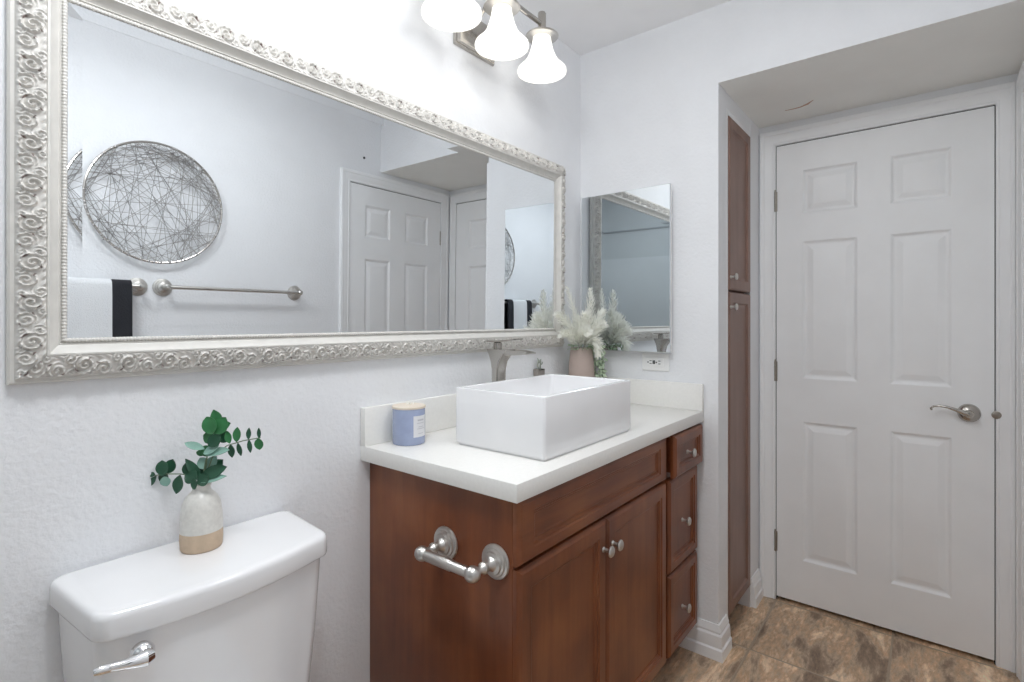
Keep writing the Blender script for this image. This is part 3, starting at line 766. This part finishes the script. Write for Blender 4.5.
# ------------------------------------------------------------------ pampas vase in the corner
AX, AY, AZ = 1.852, 1.120, .9167
pv = thing('pampas_vase', 'tapered dusty pink vase in the counter corner below the small mirror', 'vase', (AX, AY, AZ))
mb = MB(); mb.lathe([(.046, 0), (.050, .004), (.0535, .05), (.0540, .10), (.0515, .16), (.0460, .215), (.0440, .228), (.0425, .230), (.0405, .228), (.0425, .215), (.048, .16), (.048, .03), (0, .03)], (AX, AY, AZ), n=40, cap1=False); mb.build('vase_body', 'pinkpot', pv)
random.seed(11)
def plume(label, tip, bend, L0=.35, fat=1.0, dens=300):
    tip = Vector(tip); b0 = Vector((AX+random.uniform(-.014, .014), AY+random.uniform(-.014, .014), AZ+.215)); b1 = b0 - Vector((0, 0, .12))
    root = thing('pampas_plume', label, 'dried plume', b0, 'pampas plumes in the corner vase')
    mid = (b0+tip)/2 + Vector(bend)
    Q = lambda t: b0*(1-t)**2 + mid*2*t*(1-t) + tip*t*t
    mb = MB(); mb.tube([b1, b0, *[Q(t) for t in (.25, .5, .75, .95)]], [.0016, .0016, .0014, .0012, .0009, .0005], 6); mb.build('stem', 'plume', root)
    mb = MB()
    Ls = (tip-b0).length
    for i in range(dens):
        t = .16+.84*(i+random.random()*.8)/dens
        p = Q(t); d = (Q(min(1, t+.03))-Q(t-.03)).normalized()
        rnd = Vector((random.gauss(0, 1), random.gauss(0, 1), random.gauss(0, 1))); rnd = (rnd-d*rnd.dot(d)).normalized()
        ln = (.040*math.sin(PI*min(1, .18+.8*t))**.7+.010)*random.uniform(.6, 1.35)*fat*.86
        e = p + d*ln*.80 + rnd*ln*.58 + Vector((0, 0, -.004))
        m_ = p*.5+e*.5 + rnd*ln*.10
        wd = d.cross(rnd)*.0013*fat
        q = rnd.cross(wd).normalized()*.0004
        mb.loft([[p-wd*.6, p+wd*.6], [m_-wd*1.5, m_+wd*1.5], [e-wd*.25, e+wd*.25]], False)
    mb.build('plume', 'plume', root, 80)
zt = lambda z: z
for lab_, tip, bend, fat in (
    ('tallest cream pampas plume curving up to the left against the big mirror frame', (1.815, 1.170, 1.400), (.012, -.004, .03), .75),
    ('upright cream pampas plume rising highest on the right of the corner bouquet', (1.862, 1.083, 1.388), (.0, -.012, .01), 1.0),
    ('cream pampas plume leaning far left towards the faucet', (1.715, 1.150, 1.285), (.01, .0, .045), 1.05),
    ('low cream pampas plume drooping left over the vase rim', (1.720, 1.130, 1.205), (.0, .0, .055), 1.0),
    ('short dense cream plume in the middle of the corner bouquet', (1.815, 1.085, 1.285), (.0, -.01, .0), 1.25),
    ('cream plume leaning forward and right of the corner bouquet', (1.868, 1.030, 1.245), (.0, -.01, .04), 1.15),
    ('cream plume hanging down over the right of the pink vase', (1.835, 1.030, 1.120), (.0, -.02, .10), 1.1),
    ('cream plume reaching towards the small mirror at mid height', (1.925, 1.060, 1.300), (.0, -.005, .02), 1.1),
    ('cream plume at the back of the corner bouquet by the wall', (1.890, 1.165, 1.275), (.0, .0, .015), 1.1),
    ('small cream plume low at the front of the pink vase rim', (1.780, 1.055, 1.215), (-.005, -.01, .05), 1.15)):
    plume(lab_, tip, bend, fat=fat)
random.seed(5)
ivy = thing('trailing_greenery', 'grey-green leafy strands trailing down the right side of the pink vase', 'foliage', (AX, AY-.05, AZ+.22))
sm, lm = MB(), MB()
for k in range(9):
    a = -1.35 + k*.17
    p0 = Vector((AX+.035*math.cos(a), AY+.035*math.sin(a), AZ+.225))
    rr_ = .076+random.uniform(-.006, .022); dz = random.uniform(.10, .195)
    P = [p0, Vector((AX+rr_*.8*math.cos(a), AY+rr_*.8*math.sin(a), AZ+.238)), Vector((AX+rr_*math.cos(a), AY+rr_*math.sin(a), AZ+.215)), Vector((AX+(rr_+.004)*math.cos(a), AY+(rr_+.004)*math.sin(a), AZ+.225-dz))]
    sm.tube(P, .0009, 5)
    for j in range(16):
        t = j/15; q = P[1].lerp(P[2], min(1, t*4)) if t < .25 else P[2].lerp(P[3], (t-.25)/.75)
        d = Vector((random.gauss(0, 1), random.gauss(0, 1), random.gauss(-.3, .8)))
        lm.leaf(q, d, Vector((-.8, -.6, .3)), random.uniform(.014, .022), random.uniform(.008, .012), .1, .4, 4)
for k in range(40):
    a = random.uniform(0, 6.28); q = Vector((AX+.040*math.cos(a), AY+.040*math.sin(a), AZ+.225+random.uniform(0, .015)))
    lm.leaf(q, (math.cos(a), math.sin(a), random.uniform(-.2, .8)), (0, 0, 1), random.uniform(.014, .024), random.uniform(.006, .009), .2, .6, 4)
sm.build('stems', 'stem', ivy); lm.build('leaves', 'ivy', ivy, 60)

# ------------------------------------------------------------------ power outlet on the end wall
outl = thing('power_outlet', 'white horizontal power outlet under the small mirror on the end wall', 'outlet', (XE-.003, .866, 1.0905))
fo = lambda u, z, d: Vector((XE-.0065+d, u, z))
mb = MB(); rect_rings(mb, fo, .809, .923, 1.0560, 1.1250, [(0, .003), (.003, 0), (.006, 0)], back=.0062); mb.build('cover_plate', 'plastic', outl)
mb = MB(); rect_rings(mb, fo, .832, .900, 1.0735, 1.1075, [(0, 0), (.0008, -.0022), (.002, -.0024)], back=.001); face = mb.build('socket_face', 'plastic', outl)
mb = MB()
for u, z, a, b in ((.8845, 1.0965, .009, .0026), (.8845, 1.0850, .009, .0026), (.8475, 1.0965, .009, .0026), (.8475, 1.0850, .009, .0026), (.8605, 1.0905, .0050, .0052), (.8955, 1.0905, .0045, .0045)):
    mb.box(XE-.0093, XE-.0085, u-a/2, u+a/2, z-b/2, z+b/2)
mb.build('slots', 'black', face)
for u in (.8735, .8680):
    mb = MB(); mb.box(XE-.0098, XE-.0086, u-.0022, u+.0022, 1.0835, 1.0985); mb.build('test_button', 'black', face)

# ------------------------------------------------------------------ linen cabinet in the recess
lin = thing('linen_cabinet', 'tall brown wooden linen cabinet built in beside the white door', 'cabinet', (2.27, .92, 0))
LX0, LX1 = 2.104, 2.438
mb = MB(); mb.box(LX0, LX1, .646, 1.19, .085, 2.08); mb.box(LX0, LX1, .68, 1.19, 0, .085); mb.build('cabinet_body', 'wood_p', lin)
mb = MB()
mb.box(LX0-.003, LX0+.024, .6222, .6455, 0, 2.0835, .001); mb.box(LX0+.0245, LX1+.004, .6228, .6455, 2.0655, 2.0835, .001); mb.build('face_frame', 'trim', lin)
def lslab(z0, z1, kz):
    mb = MB()
    rect_rings(mb, lambda u, z, d: Vector((u, .617+d, z)), LX0+.027, LX1+.001, z0, z1, [(0, .008), (.004, .002), (.009, 0), (.044, 0), (.048, .006), (.053, .008), (.058, .008)], back=.0275)
    o = mb.build('cabinet_door', 'wood_p', lin, 18)
    knob(o, LX0+.040, .6175, kz, .9); return o
lslab(1.3785, 2.063, 1.430); lslab(.100, 1.3725, 1.312)

# ------------------------------------------------------------------ vanity light
LY, LXS = 1.068, (1.058, 1.281, 1.500)
vl = thing('vanity_light', 'three-light brushed nickel vanity fixture with glowing bell shades above the big mirror', 'light fixture', (1.274, YM-.001, 2.22))
mb = MB()
rect_rings(mb, lambda u, z, d: Vector((u, YM-.024+d, z)), 1.212, 1.408, 2.160, 2.287, [(0, .018), (.003, .012), (.007, .012), (.010, .004), (.016, .001), (.020, 0)], back=.0232); mb.build('backplate', 'nickel', vl)
mb = MB(); mb.lathe([(.0085, 0), (.0085, 2*(LXS[1]-LXS[0])+.02)], (LXS[0]-.010, LY, 2.297), (1, 0, 0), 14); mb.build('cross_bar', 'nickel', vl)
mb = MB()
for x in (1.262, 1.340): mb.tube([(x, YM-.022, 2.225), (x, YM-.06, 2.235), (x, LY+.05, 2.268), (x, LY+.012, 2.297), (x, LY, 2.297)], .007, 12)
mb.build('arm', 'nickel', vl)
for i, x in enumerate(LXS):
    mb = MB(); mb.lathe([(.0115, 2.262), (.0145, 2.266), (.0145, 2.333), (.0125, 2.338), (0, 2.340)], (x, LY, 0), n=20); s_ = mb.build('lamp_holder', 'nickel', vl)
    mb = MB(); mb.lathe([(.012, 2.262), (.056, 2.2585), (.059, 2.2545), (.056, 2.2515), (.034, 2.250)], (x, LY, 0), n=36); mb.build('collar', 'nickel2', s_)
    mb = MB()
    outer = [(.031, 2.2505), (.0325, 2.240), (.036, 2.222), (.042, 2.200), (.051, 2.178), (.064, 2.159), (.077, 2.147), (.0850, 2.139), (.0868, 2.133), (.0855, 2.127)]
    inner = [(.0820, 2.1275), (.0830, 2.133), (.0810, 2.138), (.074, 2.145), (.061, 2.157), (.048, 2.176), (.039, 2.199), (.033, 2.222), (.0295, 2.240), (.028, 2.2505)]
    mb.lathe(outer+inner, (x, LY, 0), n=48, cap0=False, cap1=False); mb.build('shade', 'shade', vl, 60)
    mb = MB(); mb.lathe([(.012, 2.249), (.013, 2.228), (.020, 2.212), (.0255, 2.195), (.0265, 2.182), (.022, 2.166), (.012, 2.157), (0, 2.1555)], (x, LY, 0), n=24); mb.build('bulb', 'bulb', s_)
    ld = bpy.data.lights.new('bulb_light', 'POINT'); ld.energy = LAMP_W; ld.color = (1, .985, .965); ld.shadow_soft_size = .03
    lo = bpy.data.objects.new('bulb_light', ld); C.objects.link(lo); lo.location = (x, LY, 2.140)

# ------------------------------------------------------------------ right wall: wire disc, towel bars, towel, screw (seen in the mirrors)
RX, RZ, RR = .8148, 1.745, .2575
ring = thing('wire_wall_disc', 'round grey metal wall disc filled with criss-crossing wires above the towel bars', 'wall decor', (RX, YR, RZ))
random.seed(21)
def torus(y, R0, r): return [(RX+R0*math.cos(2*PI*i/96), y, RZ+R0*math.sin(2*PI*i/96)) for i in range(97)]
mb = MB(); mb.tube(torus(YR+.030, RR, 0), .0050, 8); mb.build('rim', 'nickel', ring)
mb = MB()
for i in range(115):
    a = random.uniform(0, 2*PI); b = a + random.uniform(.75, 2*PI-.75)
    o_ = random.choice((.0035, -.0035, .002, -.001))
    p = Vector((RX+RR*math.cos(a), YR+.030+o_, RZ+RR*math.sin(a))); q = Vector((RX+RR*math.cos(b), YR+.030-o_*.5, RZ+RR*math.sin(b)))
    mb.tube([p, (p+q)/2+Vector((0, o_, 0)), q], .00095, 4)
for i in range(60):
    a = random.uniform(0, 2*PI); p = Vector((RX+RR*math.cos(a), YR+.030, RZ+RR*math.sin(a))); mb.sphere(p, .0062, u=8, v=6)
mb.build('wire_web', 'darkmetal', ring)
for a in (.8, 2.3, 3.9, 5.4):
    mb = MB(); mb.tube([(RX+RR*math.cos(a), YR+.001, RZ+RR*math.sin(a)), (RX+RR*math.cos(a), YR+.028, RZ+RR*math.sin(a))], .003, 6)
    mb.build('standoff', 'darkmetal', ring)
def bar(label, x0, x1, z):
    t = thing('towel_bar', label, 'towel bar', ((x0+x1)/2, YR, z), 'towel bars on the right wall')
    for x in (x0, x1):
        mb = MB(); mb.lathe([(.0385, .0003), (.0390, .002), (.0375, .006), (.0310, .0080), (.0295, .012), (.0240, .0135), (.0220, .018), (.0140, .021), (.0100, .028), (.0095, .040), (.0115, .049), (.0125, .056), (.0130, .063), (.0120, .070), (.007, .075), (0, .076)], (x, YR, z), (0, 1, 0), 30)
        mb.build('post', 'nickel2', t)
    mb = MB(); mb.lathe([(.0085, 0), (.0085, x1-x0-.012)], (x0+.006, YR+.063, z), (1, 0, 0), 16); mb.build('rail', 'nickel2', t)
bar('satin nickel towel bar holding the black and white towel', .235, .745, 1.380)
bar('empty satin nickel towel bar between the towel and the white door', .840, 1.453, 1.382)
tw = thing('hand_towel', 'white hand towel with black end bands hanging over the towel bar', 'towel', (.545, YR+.063, 1.38))
def towel(x0, x1, name, m):
    yc, zc, r = YR+.063, 1.380, .0195
    path = [(yc-.024, .97), (yc-.023, 1.15), (yc-.022, 1.33), (yc-r, 1.380)] + [(yc-r*math.cos(a), zc+r*math.sin(a)) for a in (.5, 1.0, PI/2, 2.1, 2.6)] + [(yc+r, 1.380), (yc+.023, 1.33), (yc+.026, 1.15), (yc+.027, .93)]
    th = .0095; mb = MB(); n = max(3, int((x1-x0)/.02)); rings = []
    for i in range(n+1):
        x = x0+(x1-x0)*i/n; outer = []; inner = []
        for j, (y, z) in enumerate(path):
            wv = .0018*math.sin(x*40+z*5)*min(1, abs(z-1.42)*4)
            a = path[max(0, j-1)]; b = path[min(len(path)-1, j+1)]
            d = Vector((b[0]-a[0], b[1]-a[1])).normalized(); nx, nz = -d.y, d.x
            outer.append((x, y+wv+nx*th/2, z+nz*th/2)); inner.append((x, y+wv-nx*th/2, z-nz*th/2))
        rings.append(outer+inner[::-1])
    mb.loft(rings); return mb.build(name, m, tw, 50)
towel(.4556, .6365, 'towel_body', 'towel')
towel(.385, .4554, 'dark_band', 'band')['label'] = 'black band'
towel(.6367, .7045, 'dark_band', 'band')['label'] = 'black band'
mb = MB(); mb.lathe([(.0065, 0), (.0072, .002), (.0060, .0045), (.004, .006), (0, .0065)], (1.885, YR+.0003, 2.205), (0, 1, 0), 16)
tag(mb.build('wall_anchor', 'black'), 'small dark screw anchor in the right wall above the door casing', 'screw')

# ------------------------------------------------------------------ added ceiling fixtures, out of view, to fill the room with even light
for lx, ly_, wt, lab_ in ((.22, .535, FILL_W, 'added round fill light on the ceiling above the toilet end of the room'), (.98, .475, FILL_F, 'added round fill light on the ceiling in front of the vanity')):
    cl = thing('fill_light', lab_, 'added fill light', (lx, ly_, ZC), 'added fill lights out of view')
    mb = MB(); mb.lathe([(.17, 0), (.17, .012), (.16, .020)], (lx, ly_, ZC-.0005), (0, 0, -1), 40); mb.build('base_ring', 'trim', cl)
    mb = MB(); mb.lathe([(.155, .0205), (.150, .035), (.125, .055), (.08, .068), (0, .074)], (lx, ly_, ZC-.0005), (0, 0, -1), 40); mb.build('diffuser', 'shade', cl)
    ld = bpy.data.lights.new('fill_bulb', 'POINT'); ld.shadow_soft_size = .11; ld.energy = wt*.48; ld.color = (.95, .975, 1)
    lo = bpy.data.objects.new('fill_bulb', ld); C.objects.link(lo); lo.location = (lx, ly_, ZC-.195)
    la = bpy.data.lights.new('fill_downlight', 'AREA'); la.shape = 'DISK'; la.size = .30; la.energy = wt*.36; la.color = ld.color
    lo = bpy.data.objects.new('fill_downlight', la); C.objects.link(lo); lo.location = (lx, ly_, ZC-.085)
